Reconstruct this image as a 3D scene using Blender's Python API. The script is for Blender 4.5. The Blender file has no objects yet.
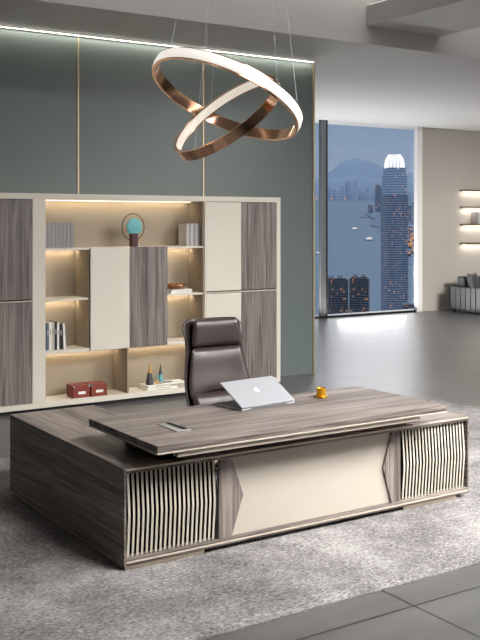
import bpy, bmesh, math, random
from mathutils import Vector, Matrix
random.seed(7)
PI = math.pi
C = bpy.context.scene.collection
sc = bpy.context.scene

# ------------------------------------------------------------------ camera
TH = math.radians(56.87)
cam_d = bpy.data.cameras.new('camera'); cam = bpy.data.objects.new('camera', cam_d); C.objects.link(cam)
cam.location = (0, 0, 2.0); cam.rotation_euler = (PI/2, 0, TH - PI/2)
cam_d.sensor_fit = 'HORIZONTAL'; cam_d.sensor_width = 36; cam_d.lens = 965.95/480*36
cam_d.shift_y = -(320 - 222.6)/480
cam_d.clip_end = 40000; cam_d.clip_start = 0.05
sc.camera = cam

# ------------------------------------------------------------------ look
sc.view_settings.view_transform = 'Standard'; sc.view_settings.look = 'None'
sc.view_settings.exposure = 0.0; sc.view_settings.gamma = 1.0
sc.view_settings.use_curve_mapping = False

def lin(c):
    c = c/255.0
    return c/12.92 if c <= 0.04045 else ((c+0.055)/1.055)**2.4
def rgb(r, g, b): return (lin(r), lin(g), lin(b), 1.0)

# ------------------------------------------------------------------ world: hazy dusk sky, gradient by elevation
w = bpy.data.worlds.new('dusk_sky'); sc.world = w; w.use_nodes = True
nt = w.node_tree; nt.nodes.clear()
wo = nt.nodes.new('ShaderNodeOutputWorld'); bg = nt.nodes.new('ShaderNodeBackground')
tc = nt.nodes.new('ShaderNodeTexCoord'); sp = nt.nodes.new('ShaderNodeSeparateXYZ'); cr = nt.nodes.new('ShaderNodeValToRGB')
mp = nt.nodes.new('ShaderNodeMapping'); mp.inputs['Scale'].default_value = (3, 3, 40)
nz = nt.nodes.new('ShaderNodeTexNoise'); nz.inputs['Scale'].default_value = 1.6; nz.inputs['Detail'].default_value = 4
ad = nt.nodes.new('ShaderNodeMath'); ad.operation = 'MULTIPLY_ADD'; ad.inputs[1].default_value = 0.03
nt.links.new(tc.outputs['Generated'], sp.inputs[0]); nt.links.new(tc.outputs['Generated'], mp.inputs[0]); nt.links.new(mp.outputs[0], nz.inputs['Vector'])
nt.links.new(nz.outputs['Fac'], ad.inputs[0]); nt.links.new(sp.outputs['Z'], ad.inputs[2]); nt.links.new(ad.outputs[0], cr.inputs[0])
e = cr.color_ramp.elements
e[0].position = 0.0; e[0].color = rgb(150, 166, 190)
e[1].position = 1.0; e[1].color = rgb(205, 216, 232)
for p_, c_ in ((.06, (150, 167, 191)), (.095, (140, 160, 186)), (.13, (122, 144, 172)), (.35, (165, 184, 208))):
    a = e.new(p_); a.color = rgb(*c_)
nt.links.new(cr.outputs[0], bg.inputs[0]); bg.inputs[1].default_value = 1.0; nt.links.new(bg.outputs[0], wo.inputs[0])

# ------------------------------------------------------------------ sun: low, added behind the city to brighten the floor by the window
def light(name, kind, loc, energy, color=(1, 1, 1), parent=None, rot=None, aim=None, **kw):
    d = bpy.data.lights.new(name, kind); o = bpy.data.objects.new(name, d); C.objects.link(o)
    d.energy = energy; d.color = color
    for k, v in kw.items(): setattr(d, k, v)
    o.location = loc
    if aim is not None: o.rotation_euler = (Vector(aim)-Vector(loc)).to_track_quat('-Z', 'Y').to_euler()
    if rot is not None: o.rotation_euler = rot
    if parent: o.parent = parent
    return o
F = Vector((math.cos(TH), math.sin(TH), 0)); R = Vector((math.sin(TH), -math.cos(TH), 0))
SUN_EL = math.radians(16)
SF = (F + R*((402-240)/965.95)).normalized()
sd = -SF*math.cos(SUN_EL) - Vector((0, 0, 1))*math.sin(SUN_EL)
light('sun', 'SUN', (60, 90, 60), .15, (1, .97, .95), rot=sd.to_track_quat('-Z', 'Y').to_euler(), angle=math.radians(12))
# main ceiling light fields of the office, then added fills (in the raised tray, above the picture)
light('tray_light_front', 'AREA', (5.2, 2.2, 4.9), 370, (1, .985, .96), aim=(5.0, 5.6, 0), shape='RECTANGLE', size=4.0, size_y=3.0, spread=math.radians(96))
light('tray_light_right', 'AREA', (9.5, 3.0, 4.9), 500, (1, .985, .96), aim=(6.0, 6.5, 0), shape='RECTANGLE', size=3.0, size_y=3.0, spread=math.radians(96))

light('far_wall_fill', 'AREA', (14.5, 5.5, 4.95), 1000, (1, .975, .94), aim=(17.0, 14.0, 0), shape='RECTANGLE', size=4.0, size_y=3.0, spread=math.radians(120))  # unseen fill, added to brighten the far beige wall and sofa
light('fascia_fill', 'AREA', (5.4, 7.3, 5.0), 15, (1, .99, .97), aim=(5.4, 8.9, 4.5), shape='RECTANGLE', size=13.0, size_y=.1, spread=math.radians(80))  # unseen fill strip, added to brighten the tray fascia
# fill strips added along the window sill to brighten the ceiling
light('sill_fill', 'AREA', (10.7, 15.88, .06), 155, (1, .99, .97), rot=(math.radians(180+12), 0, 0), shape='RECTANGLE', size=2.9, size_y=.06)
light('sill_fill', 'AREA', (13.8, 15.88, .06), 115, (1, .99, .97), rot=(math.radians(180+12), 0, 0), shape='RECTANGLE', size=1.9, size_y=.06)

# ------------------------------------------------------------------ materials
M = {}
def base(name, col, rough=.5, metal=0, spec=None, emit=None, es=0):
    m = bpy.data.materials.new(name); m.use_nodes = True
    b = m.node_tree.nodes['Principled BSDF']
    b.inputs['Base Color'].default_value = col; b.inputs['Roughness'].default_value = rough; b.inputs['Metallic'].default_value = metal
    if spec is not None: b.inputs['Specular IOR Level'].default_value = spec
    if emit: b.inputs['Emission Color'].default_value = emit; b.inputs['Emission Strength'].default_value = es
    M[name] = m; return m, b, m.node_tree
def nodes(nt, *ks): return [nt.nodes.new('ShaderNode'+k) for k in ks]
def ramp(nt, *stops):
    r = nt.nodes.new('ShaderNodeValToRGB'); e = r.color_ramp.elements
    while len(e) < len(stops): e.new(.5)
    for el, (p, c) in zip(e, stops): el.position = p; el.color = c
    return r
def mottled(name, c1, c2, scale=3, rough=.5, metal=0, bump=0, bscale=60, spec=None, stretch=(1, 1, 1), r2=None):
    m, b, nt = base(name, c1, rough, metal, spec)
    tc, mp, nz = nodes(nt, 'TexCoord', 'Mapping', 'TexNoise')
    mp.inputs['Scale'].default_value = stretch
    nt.links.new(tc.outputs['Object'], mp.inputs[0]); nt.links.new(mp.outputs[0], nz.inputs['Vector'])
    nz.inputs['Scale'].default_value = scale; nz.inputs['Detail'].default_value = 5
    r = ramp(nt, (.3, c1), (.7, c2)); nt.links.new(nz.outputs['Fac'], r.inputs[0]); nt.links.new(r.outputs[0], b.inputs['Base Color'])
    if r2 is not None:
        mr = nt.nodes.new('ShaderNodeMapRange'); mr.inputs[1].default_value = .3; mr.inputs[2].default_value = .7
        mr.inputs[3].default_value = rough; mr.inputs[4].default_value = r2
        nt.links.new(nz.outputs['Fac'], mr.inputs[0]); nt.links.new(mr.outputs[0], b.inputs['Roughness'])
    if bump:
        n2, bp = nodes(nt, 'TexNoise', 'Bump'); n2.inputs['Scale'].default_value = bscale; n2.inputs['Detail'].default_value = 3
        nt.links.new(mp.outputs[0], n2.inputs['Vector']); nt.links.new(n2.outputs['Fac'], bp.inputs['Height'])
        bp.inputs['Strength'].default_value = bump; bp.inputs['Distance'].default_value = .01
        nt.links.new(bp.outputs[0], b.inputs['Normal'])
    return m
def wood(name, axis, cols, rough=.42, k=1.0, spec=.4):
    m, b, nt = base(name, cols[1], rough, 0, spec)
    tc, mp, n1, n2, mx, mp2 = nodes(nt, 'TexCoord', 'Mapping', 'TexNoise', 'TexNoise', 'Mix', 'Mapping')
    s = [9*k, 9*k, 9*k]; s['xyz'.index(axis)] = .6
    f = [70*k, 70*k, 70*k]; f['xyz'.index(axis)] = 1.8
    mp.inputs['Scale'].default_value = s; mp2.inputs['Scale'].default_value = f
    for q, n in ((mp, n1), (mp2, n2)): nt.links.new(tc.outputs['Object'], q.inputs[0]); nt.links.new(q.outputs[0], n.inputs['Vector'])
    n1.inputs['Scale'].default_value = 1; n1.inputs['Detail'].default_value = 6; n1.inputs['Distortion'].default_value = .7
    n2.inputs['Scale'].default_value = 1; n2.inputs['Detail'].default_value = 3; n2.inputs['Distortion'].default_value = .3
    mx.data_type = 'FLOAT'; mx.inputs[0].default_value = .55
    nt.links.new(n1.outputs['Fac'], mx.inputs[2]); nt.links.new(n2.outputs['Fac'], mx.inputs[3])
    r = ramp(nt, (.40, cols[0]), (.5, cols[1]), (.61, cols[2])); nt.links.new(mx.outputs[0], r.inputs[0]); nt.links.new(r.outputs[0], b.inputs['Base Color'])
    bp = nt.nodes.new('ShaderNodeBump'); bp.inputs['Strength'].default_value = .12; bp.inputs['Distance'].default_value = .004
    nt.links.new(n2.outputs['Fac'], bp.inputs['Height']); nt.links.new(bp.outputs[0], b.inputs['Normal'])
    return m
WC = (rgb(82, 74, 70), rgb(126, 116, 110), rgb(158, 147, 140))
for ax in 'xyz': wood('wood_'+ax, ax, WC, k=1.3)
wood('cabinet_wood', 'z', (rgb(80, 73, 71), rgb(118, 109, 105), rgb(146, 136, 131)), k=1.8)
mottled('cream', rgb(214, 206, 192), rgb(217, 210, 197), 2, .5)  # cabinet copy of the cream, lightened to make up for weaker light
mottled('cream_dimmed', rgb(192, 183, 170), rgb(195, 187, 175), 2, .5)  # desk copy of the same cream, darkened against the strong front light
mottled('cream_slat', rgb(204, 196, 180), rgb(210, 203, 188), 4, .38)
mottled('linen', rgb(146, 134, 116), rgb(151, 139, 121), 3, .6)
base('champagne', rgb(208, 197, 182), .35, .25)
base('plinth_tan', rgb(140, 129, 112), .5)
base('slot_black', rgb(14, 12, 12), .8, 0, .1)
base('black', rgb(18, 18, 19), .45)
base('kick', rgb(30, 28, 27), .6)
mottled('green_panel', rgb(103, 113, 111), rgb(106, 116, 114), 1.5, .42)
base('brass', rgb(200, 182, 146), .45, .7)
mottled('dimmed_wall', rgb(128, 124, 120), rgb(131, 127, 123), 1, .7)  # unseen room walls, darkened to cut the bounced fill light
mottled('ceiling_paint', rgb(200, 198, 197), rgb(203, 201, 200), 1, .75)
mottled('beige_wall', rgb(176, 169, 160), rgb(180, 173, 165), 1, .65)
base('jamb_white', rgb(230, 228, 225), .5)
base('frame_grey', rgb(112, 114, 116), .4, .5)
base('frame_dark', rgb(30, 31, 33), .4, .4)
m, b, nt = base('glass', (1, 1, 1, 1), 0); nt.nodes.remove(b)
tr, gl, mx = nodes(nt, 'BsdfTransparent', 'BsdfGlossy', 'MixShader'); mx.inputs[0].default_value = .04; gl.inputs['Roughness'].default_value = .02
nt.links.new(tr.outputs[0], mx.inputs[1]); nt.links.new(gl.outputs[0], mx.inputs[2]); nt.links.new(mx.outputs[0], nt.nodes['Material Output'].inputs[0])
base('led', (1, 1, 1, 1), .5, emit=(1, .90, .74, 1), es=2.2)
base('led_cove', (1, 1, 1, 1), .5, emit=(1, .96, .86, 1), es=1.0)
base('led_shelf', (1, 1, 1, 1), .5, emit=(1, .94, .82, 1), es=3)
base('rose_gold', rgb(228, 184, 152), .14, 1)
mottled('leather', rgb(56, 45, 43), rgb(62, 51, 49), 6, .33, bump=.15, bscale=220, spec=.55)
mottled('leather_grey', rgb(68, 68, 72), rgb(76, 76, 79), 5, .4, bump=.1, bscale=200)
base('chrome', rgb(200, 200, 202), .18, 1)
base('alu', rgb(158, 159, 164), .45, .1)
base('logo_white', rgb(252, 252, 252), .3)
base('gold', rgb(238, 178, 46), .22, .9)
base('copper', rgb(176, 128, 92), .25, .9)
base('steel', rgb(200, 203, 204), .3, .7)
mottled('red_box', rgb(124, 50, 38), rgb(132, 55, 42), 20, .55)
base('paper', rgb(236, 234, 230), .6)
base('teal', rgb(104, 178, 184), .5)
base('maroon', rgb(70, 26, 30), .4)
base('ring_dark', rgb(66, 40, 30), .4, .4)
base('cone_dark', rgb(72, 68, 72), .4)
base('cone_gold', rgb(206, 160, 92), .35, .5)
base('cone_teal', rgb(100, 160, 168), .45)
base('bind_grey', rgb(150, 144, 146), .6)
base('bind_light', rgb(190, 187, 186), .6)
base('bind_dark', rgb(60, 50, 48), .6)
for n, c in (('navy', (38, 50, 66)), ('slate', (96, 112, 124)), ('ink', (20, 21, 25)), ('ivory', (228, 225, 218)), ('stone', (186, 180, 170))): base('book_'+n, rgb(*c), .5)
base('shelf_bronze', rgb(96, 80, 60), .45, .2)

# floor: polished grey stone tiles with thin joints
m, b, nt = base('floor_tile', rgb(120, 120, 120), .22, 0, .5)
tc, sx, nz, nz2, mpp = nodes(nt, 'TexCoord', 'SeparateXYZ', 'TexNoise', 'TexNoise', 'Mapping')
nt.links.new(tc.outputs['Object'], sx.inputs[0])
mpp.inputs['Scale'].default_value = (.5, 1.6, 1); nt.links.new(tc.outputs['Object'], mpp.inputs[0])
nt.links.new(mpp.outputs[0], nz.inputs['Vector']); nz.inputs['Scale'].default_value = 1.6; nz.inputs['Detail'].default_value = 7; nz.inputs['Roughness'].default_value = .6
def joint(out, off, per):
    s = nt.nodes.new('ShaderNodeMath'); s.operation = 'SUBTRACT'; s.inputs[1].default_value = off; nt.links.new(sx.outputs[out], s.inputs[0])
    p = nt.nodes.new('ShaderNodeMath'); p.operation = 'PINGPONG'; p.inputs[1].default_value = per/2; nt.links.new(s.outputs[0], p.inputs[0])
    l = nt.nodes.new('ShaderNodeMath'); l.operation = 'LESS_THAN'; l.inputs[1].default_value = .007; nt.links.new(p.outputs[0], l.inputs[0])
    return l
jx = joint('X', 3.515, 1.5); jy = joint('Y', 3.725, 1.5)
mxj = nt.nodes.new('ShaderNodeMath'); mxj.operation = 'MAXIMUM'; nt.links.new(jx.outputs[0], mxj.inputs[0]); nt.links.new(jy.outputs[0], mxj.inputs[1])
r = ramp(nt, (.3, rgb(86, 85, 85)), (.7, rgb(106, 105, 105))); nt.links.new(nz.outputs['Fac'], r.inputs[0])
mix = nt.nodes.new('ShaderNodeMix'); mix.data_type = 'RGBA'; mix.inputs[7].default_value = rgb(38, 38, 38)
nt.links.new(mxj.outputs[0], mix.inputs[0]); nt.links.new(r.outputs[0], mix.inputs[6]); nt.links.new(mix.outputs[2], b.inputs['Base Color'])
mr = nt.nodes.new('ShaderNodeMapRange'); mr.inputs[3].default_value = .27; mr.inputs[4].default_value = .33; nt.links.new(nz.outputs['Fac'], mr.inputs[0]); nt.links.new(mr.outputs[0], b.inputs['Roughness'])

# rug: mottled woven grey pile
m, b, nt = base('rug_pile', rgb(165, 160, 160), .95, 0, .1)
tc, mp1, n1, n2, n3, mp3, bp, mxa = nodes(nt, 'TexCoord', 'Mapping', 'TexNoise', 'TexNoise', 'TexNoise', 'Mapping', 'Bump', 'Mix')
nt.links.new(tc.outputs['Object'], mp1.inputs[0]); mp1.inputs['Scale'].default_value = (1, 1, 1)
mp3.inputs['Scale'].default_value = (1, 3.2, 1); nt.links.new(tc.outputs['Object'], mp3.inputs[0])
nt.links.new(mp1.outputs[0], n1.inputs['Vector']); n1.inputs['Scale'].default_value = 1.5; n1.inputs['Detail'].default_value = 7; n1.inputs['Roughness'].default_value = .65
nt.links.new(mp3.outputs[0], n2.inputs['Vector']); n2.inputs['Scale'].default_value = 44; n2.inputs['Detail'].default_value = 4
mxa.data_type = 'FLOAT'; mxa.inputs[0].default_value = .55
nt.links.new(n1.outputs['Fac'], mxa.inputs[2]); nt.links.new(n2.outputs['Fac'], mxa.inputs[3])
r = ramp(nt, (.38, rgb(88, 85, 85)), (.5, rgb(136, 132, 132)), (.62, rgb(182, 178, 177))); nt.links.new(mxa.outputs[0], r.inputs[0]); nt.links.new(r.outputs[0], b.inputs['Base Color'])
nt.links.new(n2.outputs['Fac'], bp.inputs['Height']); bp.inputs['Strength'].default_value = .7; bp.inputs['Distance'].default_value = .012; nt.links.new(bp.outputs[0], b.inputs['Normal'])

# sea
m, b, nt = base('sea', rgb(148, 165, 180), .85, 0, .08)
tc, mp, n1, bp = nodes(nt, 'TexCoord', 'Mapping', 'TexNoise', 'Bump'); nt.links.new(tc.outputs['Object'], mp.inputs[0]); mp.inputs['Scale'].default_value = (.02, .02, .02)
nt.links.new(mp.outputs[0], n1.inputs['Vector']); n1.inputs['Scale'].default_value = 1; n1.inputs['Detail'].default_value = 8
nt.links.new(n1.outputs['Fac'], bp.inputs['Height']); bp.inputs['Strength'].default_value = .25; bp.inputs['Distance'].default_value = 4; nt.links.new(bp.outputs[0], b.inputs['Normal'])

def facade(name, dark, light_c, sx_, sz_, thr, es=3.0, band=.35, warm=(255, 176, 96)):
    m, b, nt = base(name, dark, .5)
    tc, s, cx, cz, cmb, wn, lt, bandn, mx, mlt, geo = nodes(nt, 'TexCoord', 'SeparateXYZ', 'Math', 'Math', 'CombineXYZ', 'TexWhiteNoise', 'Math', 'Math', 'Mix', 'Math', 'Math')
    nt.links.new(tc.outputs['Object'], s.inputs[0])
    add = nt.nodes.new('ShaderNodeMath'); add.operation = 'SUBTRACT'; nt.links.new(s.outputs['X'], add.inputs[0]); nt.links.new(s.outputs['Y'], add.inputs[1])
    for q, src, st in ((cx, add.outputs[0], sx_), (cz, s.outputs['Z'], sz_)):
        q.operation = 'SNAP'; q.inputs[1].default_value = st; nt.links.new(src, q.inputs[0])
    nt.links.new(cx.outputs[0], cmb.inputs[0]); nt.links.new(cz.outputs[0], cmb.inputs[1])
    nt.links.new(cmb.outputs[0], wn.inputs['Vector'])
    lt.operation = 'GREATER_THAN'; lt.inputs[1].default_value = thr; nt.links.new(wn.outputs['Value'], lt.inputs[0])
    # floor bands: the lower part of each storey is slab, the upper is window
    geo.operation = 'FRACT'; dv = nt.nodes.new('ShaderNodeMath'); dv.operation = 'DIVIDE'; dv.inputs[1].default_value = sz_
    nt.links.new(s.outputs['Z'], dv.inputs[0]); nt.links.new(dv.outputs[0], geo.inputs[0])
    bandn.operation = 'GREATER_THAN'; bandn.inputs[1].default_value = band; nt.links.new(geo.outputs[0], bandn.inputs[0])
    mlt.operation = 'MULTIPLY'; nt.links.new(lt.outputs[0], mlt.inputs[0]); nt.links.new(bandn.outputs[0], mlt.inputs[1])
    ms = nt.nodes.new('ShaderNodeMath'); ms.operation = 'MULTIPLY'; ms.inputs[1].default_value = es; nt.links.new(mlt.outputs[0], ms.inputs[0])
    nt.links.new(ms.outputs[0], b.inputs['Emission Strength']); b.inputs['Emission Color'].default_value = rgb(*warm)
    mx.data_type = 'RGBA'; mx.inputs[6].default_value = light_c; mx.inputs[7].default_value = dark
    nt.links.new(bandn.outputs[0], mx.inputs[0]); nt.links.new(mx.outputs[2], b.inputs['Base Color'])
    return m
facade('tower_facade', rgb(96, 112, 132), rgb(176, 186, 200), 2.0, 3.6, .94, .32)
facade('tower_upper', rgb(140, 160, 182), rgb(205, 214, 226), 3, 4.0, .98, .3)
facade('block_facade', rgb(60, 66, 78), rgb(112, 114, 120), 1.3, 2.2, .92, .35)
facade('hazed_facade', rgb(196, 208, 226), rgb(214, 222, 236), 60, 40, .86, .5, .3, (235, 225, 215))  # distance haze is mixed into these pale bluish colours
facade('mid_facade', rgb(110, 126, 148), rgb(150, 163, 182), 9, 7, .93, .5)
facade('shore_facade', rgb(80, 84, 96), rgb(120, 110, 104), 8, 6, .7, .8)
base('crown_lit', rgb(240, 240, 240), .5, emit=rgb(255, 250, 240), es=.9)
base('hill', rgb(178, 194, 214), 1, 0, 0)  # blue-grey stands in for the haze over distant hills
base('shore_ground', rgb(150, 164, 184), 1, 0, 0)  # pale blue of the ground includes distance haze
base('boat_white', rgb(235, 235, 235), .5, emit=rgb(255, 245, 230), es=.5)
base('pier', rgb(120, 128, 140), .9)
base('lamp_warm', rgb(255, 180, 90), .5, emit=rgb(255, 180, 90), es=1.2)
base('roof_pale', rgb(170, 176, 186), .8)

# ------------------------------------------------------------------ geometry helpers
class MB:
    def __init__(s): s.bm = bmesh.new()
    def box(s, x0, x1, y0, y1, z0, z1):
        v = [s.bm.verts.new(p) for p in ((x0, y0, z0), (x1, y0, z0), (x1, y1, z0), (x0, y1, z0), (x0, y0, z1), (x1, y0, z1), (x1, y1, z1), (x0, y1, z1))]
        for f in ((0, 3, 2, 1), (4, 5, 6, 7), (0, 1, 5, 4), (1, 2, 6, 5), (2, 3, 7, 6), (3, 0, 4, 7)): s.bm.faces.new([v[i] for i in f])
        return s
    def hexa(s, pts):     # eight points, bottom ring then top ring
        v = [s.bm.verts.new(p) for p in pts]
        for f in ((0, 3, 2, 1), (4, 5, 6, 7), (0, 1, 5, 4), (1, 2, 6, 5), (2, 3, 7, 6), (3, 0, 4, 7)): s.bm.faces.new([v[i] for i in f])
        return s
    def prism(s, poly, axis, a, b):   # poly in the two other axes
        def P(p, t): return {'x': (t, p[0], p[1]), 'y': (p[0], t, p[1]), 'z': (p[0], p[1], t)}[axis]
        A = [s.bm.verts.new(P(p, a)) for p in poly]; B = [s.bm.verts.new(P(p, b)) for p in poly]; n = len(poly)
        s.bm.faces.new(A); s.bm.faces.new(B[::-1])
        for i in range(n): s.bm.faces.new([A[i], B[i], B[(i+1) % n], A[(i+1) % n]])
        return s
    def lathe(s, prof, n=48, c=(0, 0), close=False):  # prof list of (r,z)
        rings = []
        for r, z in prof:
            if r < 1e-6: rings.append([s.bm.verts.new((c[0], c[1], z))])
            else: rings.append([s.bm.verts.new((c[0]+r*math.cos(2*PI*i/n), c[1]+r*math.sin(2*PI*i/n), z)) for i in range(n)])
        m = len(rings)
        for k in range(m if close else m-1):
            A, B = rings[k], rings[(k+1) % m]
            for i in range(n):
                j = (i+1) % n
                if len(A) == 1 and len(B) == 1: continue
                if len(A) == 1: s.bm.faces.new([A[0], B[i], B[j]])
                elif len(B) == 1: s.bm.faces.new([A[i], B[0], A[j]])
                else: s.bm.faces.new([A[i], B[i], B[j], A[j]])
        return s
    def tube(s, pts, r, n=8, closed=False):
        pts = [Vector(p) for p in pts]; rings = []
        N = len(pts)
        for k, p in enumerate(pts):
            t = (pts[(k+1) % N]-pts[k-1]) if closed else (pts[min(k+1, N-1)]-pts[max(k-1, 0)])
            t.normalize(); up = Vector((0, 0, 1)) if abs(t.z) < .9 else Vector((0, 1, 0))
            a = t.cross(up).normalized(); b_ = t.cross(a).normalized()
            rr = r[k] if isinstance(r, (list, tuple)) else r
            rings.append([s.bm.verts.new(p+rr*(math.cos(2*PI*i/n)*a+math.sin(2*PI*i/n)*b_)) for i in range(n)])
        for k in range(N if closed else N-1):
            A, B = rings[k], rings[(k+1) % N]
            for i in range(n): s.bm.faces.new([A[i], B[i], B[(i+1) % n], A[(i+1) % n]])
        if not closed: s.bm.faces.new(rings[0]); s.bm.faces.new(rings[-1][::-1])
        return s
    def build(s, name, mat, parent=None, bevel=0, smooth=False, loc=None, seg=2):
        bmesh.ops.recalc_face_normals(s.bm, faces=s.bm.faces)
        me = bpy.data.meshes.new(name); s.bm.to_mesh(me); s.bm.free()
        me.materials.append(M[mat] if isinstance(mat, str) else mat)
        o = bpy.data.objects.new(name, me); C.objects.link(o)
        if smooth:
            for p in me.polygons: p.use_smooth = True
        if bevel:
            md = o.modifiers.new('bevel', 'BEVEL'); md.width = bevel; md.segments = seg; md.limit_method = 'ANGLE'; md.angle_limit = math.radians(40)
        if parent: o.parent = parent
        if loc: o.location = loc
        return o
def tag(o, label=None, cat=None, group=None, kind=None):
    for k, v in (('label', label), ('category', cat), ('group', group), ('kind', kind)):
        if v: o[k] = v
    return o
def thing(name, label, cat, loc=(0, 0, 0), rz=0, group=None):
    o = bpy.data.objects.new(name, None); C.objects.link(o); o.location = loc; o.rotation_euler = (0, 0, rz); o.empty_display_size = .1
    return tag(o, label, cat, group)
def struct(o): o['kind'] = 'structure'; return o
def box(name, mat, x0, x1, y0, y1, z0, z1, parent=None, bevel=0):
    return MB().box(x0, x1, y0, y1, z0, z1).build(name, mat, parent, bevel)
def dup(root, loc=None, rz=None, label=None, group=None, sc_=None):
    r = root.copy(); C.objects.link(r)
    if loc: r.location = loc
    if rz is not None: r.rotation_euler = (0, 0, rz)
    if label: r['label'] = label
    if group: r['group'] = group
    if sc_: r.scale = sc_
    for ch in list(root.children):
        c = ch.copy(); C.objects.link(c); c.parent = r
        for g in ch.children: d = g.copy(); C.objects.link(d); d.parent = c
    return r

# ================================================================== SETTING
CZ = 4.15          # soffit height
FY = 8.9           # fascia of the raised tray
TZ = 5.05          # tray ceiling
struct(box('floor', 'floor_tile', -3, 22, -4, 16.6, -.2, 0))
struct(box('ceiling', 'ceiling_paint', -3, 22, FY, 16.6, CZ, TZ+.2))        # lower ceiling; its front edge is the tray fascia
struct(box('ceiling', 'ceiling_paint', -3, 22, -4, FY, TZ, TZ+.2))
bm_ = struct(box('trim_1', 'ceiling_paint', 7.634, 8.85, -4, FY, 4.37, 4.61))  # dropped beam crossing the tray
struct(box('wall_front', 'dimmed_wall', -3, 22, -4.2, -4, 0, TZ+.2))
struct(box('wall_left', 'dimmed_wall', -3.2, -3, -4.2, 16.6, 0, TZ+.2))
struct(box('wall_right', 'dimmed_wall', 22, 22.2, -4.2, 16.6, 0, TZ+.2))
# green feature wall with brass seams
gw = struct(box('wall_back', 'green_panel', -3, 7.82, 10.217, 10.42, 0, 4.11))
for i, X in enumerate((2.81, 4.466, 6.124)):
    struct(box('trim_%d' % (i+2), 'brass', X-.008, X+.008, 10.205, 10.216, 0, 4.10))
struct(box('trim_5', 'brass', 7.821, 7.845, 10.20, 10.43, 0, 4.13))
# cove strip over the green wall
struct(box('trim_6', 'led_cove', -3, 7.82, 10.19, 10.216, 4.12, 4.134))
light('cove_wash', 'AREA', (2.4, 10.17, 4.13), 34, (1, .95, .82), rot=(math.radians(-8), 0, 0), shape='RECTANGLE', size=10.8, size_y=.03)
# LED on top of the beam
struct(box('trim_7', 'led_cove', 7.66, 7.69, -3.9, FY-.01, 4.612, 4.625))
light('beam_cove', 'AREA', (7.75, 2.5, 4.64), 40, (1, .93, .8), rot=(0, math.radians(180-20), 0), shape='RECTANGLE', size=.05, size_y=12)
# window wall
struct(box('wall_window_left', 'beige_wall', -3, 9.0, 16.0, 16.06, 0, CZ))
struct(box('wall_window_right', 'beige_wall', 15.29, 22, 16.0, 16.06, 0, CZ))
win = struct(thing('window_1', 'x', 'x')); del win['label']; del win['category']
box('jamb', 'jamb_white', 15.13, 15.29, 15.93, 16.03, 0, CZ-.001, win)
box('jamb', 'jamb_white', 9.0, 9.12, 15.93, 16.03, 0, CZ-.001, win)
box('mullion', 'frame_grey', 12.44, 12.575, 15.97, 16.04, .02, CZ-.001, win, .004)
box('mullion', 'frame_dark', 12.576, 12.63, 15.98, 16.04, .02, CZ-.001, win, .004)
box('sill_frame', 'frame_dark', 9.12, 15.13, 15.97, 16.04, 0, .04, win)
for a_, b_ in ((9.12, 12.44), (12.63, 15.13)): box('pane', 'glass', a_, b_, 16.02, 16.03, .04, CZ-.001, win)
struct(box('baseboard_back', 'beige_wall', 15.29, 22, 15.985, 16, 0, .08))

# ================================================================== RUG
def rug():
    m = MB(); nx, ny = 150, 90; x0, x1, y0, y1 = .3, 7.82, 3.99, 7.95
    V = []
    for j in range(ny+1):
        row = []
        for i in range(nx+1):
            x = x0+(x1-x0)*i/nx; y = y0+(y1-y0)*j/ny
            edge = i in (0, nx) or j in (0, ny)
            if edge: x += random.uniform(-.008, .008); y += random.uniform(-.01, .01)
            row.append(m.bm.verts.new((x, y, .001 if edge else .016+random.uniform(-.002, .002))))
        V.append(row)
    for j in range(ny):
        for i in range(nx): m.bm.faces.new([V[j][i], V[j][i+1], V[j+1][i+1], V[j+1][i]])
    o = m.build('rug', 'rug_pile', smooth=True)
    tag(o, 'large mottled grey woven rug on the tile floor under the executive desk', 'rug')
    # short loose pile tufts along the near edge
    m = MB()
    for i in range(1500):
        x = random.uniform(x0, x1); y = y0+random.uniform(-.006, .004); a = random.uniform(-.5, .5); L = random.uniform(.012, .03)
        p = Vector((x, y, .008)); q = p+Vector((math.sin(a)*L, -math.cos(a)*L, -.004)); s = Vector((.002, 0, 0))
        v = [m.bm.verts.new(t) for t in (p-s, p+s, q+s, q-s)]; m.bm.faces.new(v)
    f = m.build('fringe', 'rug_pile', o); f['kind'] = 'stuff'
rug()
RZ = .018

# ================================================================== EXECUTIVE DESK
DX0, DX1, DY, DT = 2.448, 5.218, 4.957, .60
desk = thing('executive_desk', 'long dark walnut executive desk with slatted cream front panels on the rug', 'desk', (DX0, DY, RZ))
def D(name, mat, x0, x1, y0, y1, z0, z1, par=None, bevel=.0015):
    return box(name, mat, x0-DX0, x1-DX0, y0-DY, y1-DY, z0-RZ, z1-RZ, par or desk, bevel)
ZB = .044
# left return cabinet: long side panel facing left, drawers behind
D('side_panel', 'wood_y', DX0, DX0+.015, DY, 6.824, ZB, DT)
D('side_panel', 'wood_y', DX1-.015, DX1, DY, 5.70, ZB, DT)
D('carcass', 'slot_black', DX0+.016, 3.09, 5.02, 6.80, .06, .56)
D('carcass', 'slot_black', 4.56, DX1-.016, 5.02, 5.68, .06, .56)
D('return_panel', 'wood_y', 3.09, 3.11, 5.05, 6.824, ZB, DT-.034)
D('end_panel', 'wood_x', DX0+.016, 3.09, 6.80, 6.824, ZB, DT-.034)
D('end_panel', 'wood_x', 4.56, DX1-.016, 5.68, 5.70, ZB, DT-.034)
D('body_top', 'wood_y', DX0+.016, 3.11, DY+.001, 6.824, DT-.033, DT)
D('body_top', 'wood_x', 3.112, DX1-.016, DY+.001, 5.70, DT-.033, DT)
D('body_bottom', 'wood_x', DX0+.016, DX1-.016, DY+.001, 5.05, ZB, ZB+.04)
D('trim_strip', 'champagne', DX0+.016, DX1-.012, DY-.006, DY+.004, DT-.016, DT-.005)
D('trim_strip', 'champagne', DX0+.016, DX1-.012, DY-.006, DY+.004, ZB+.012, ZB+.022)
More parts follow.
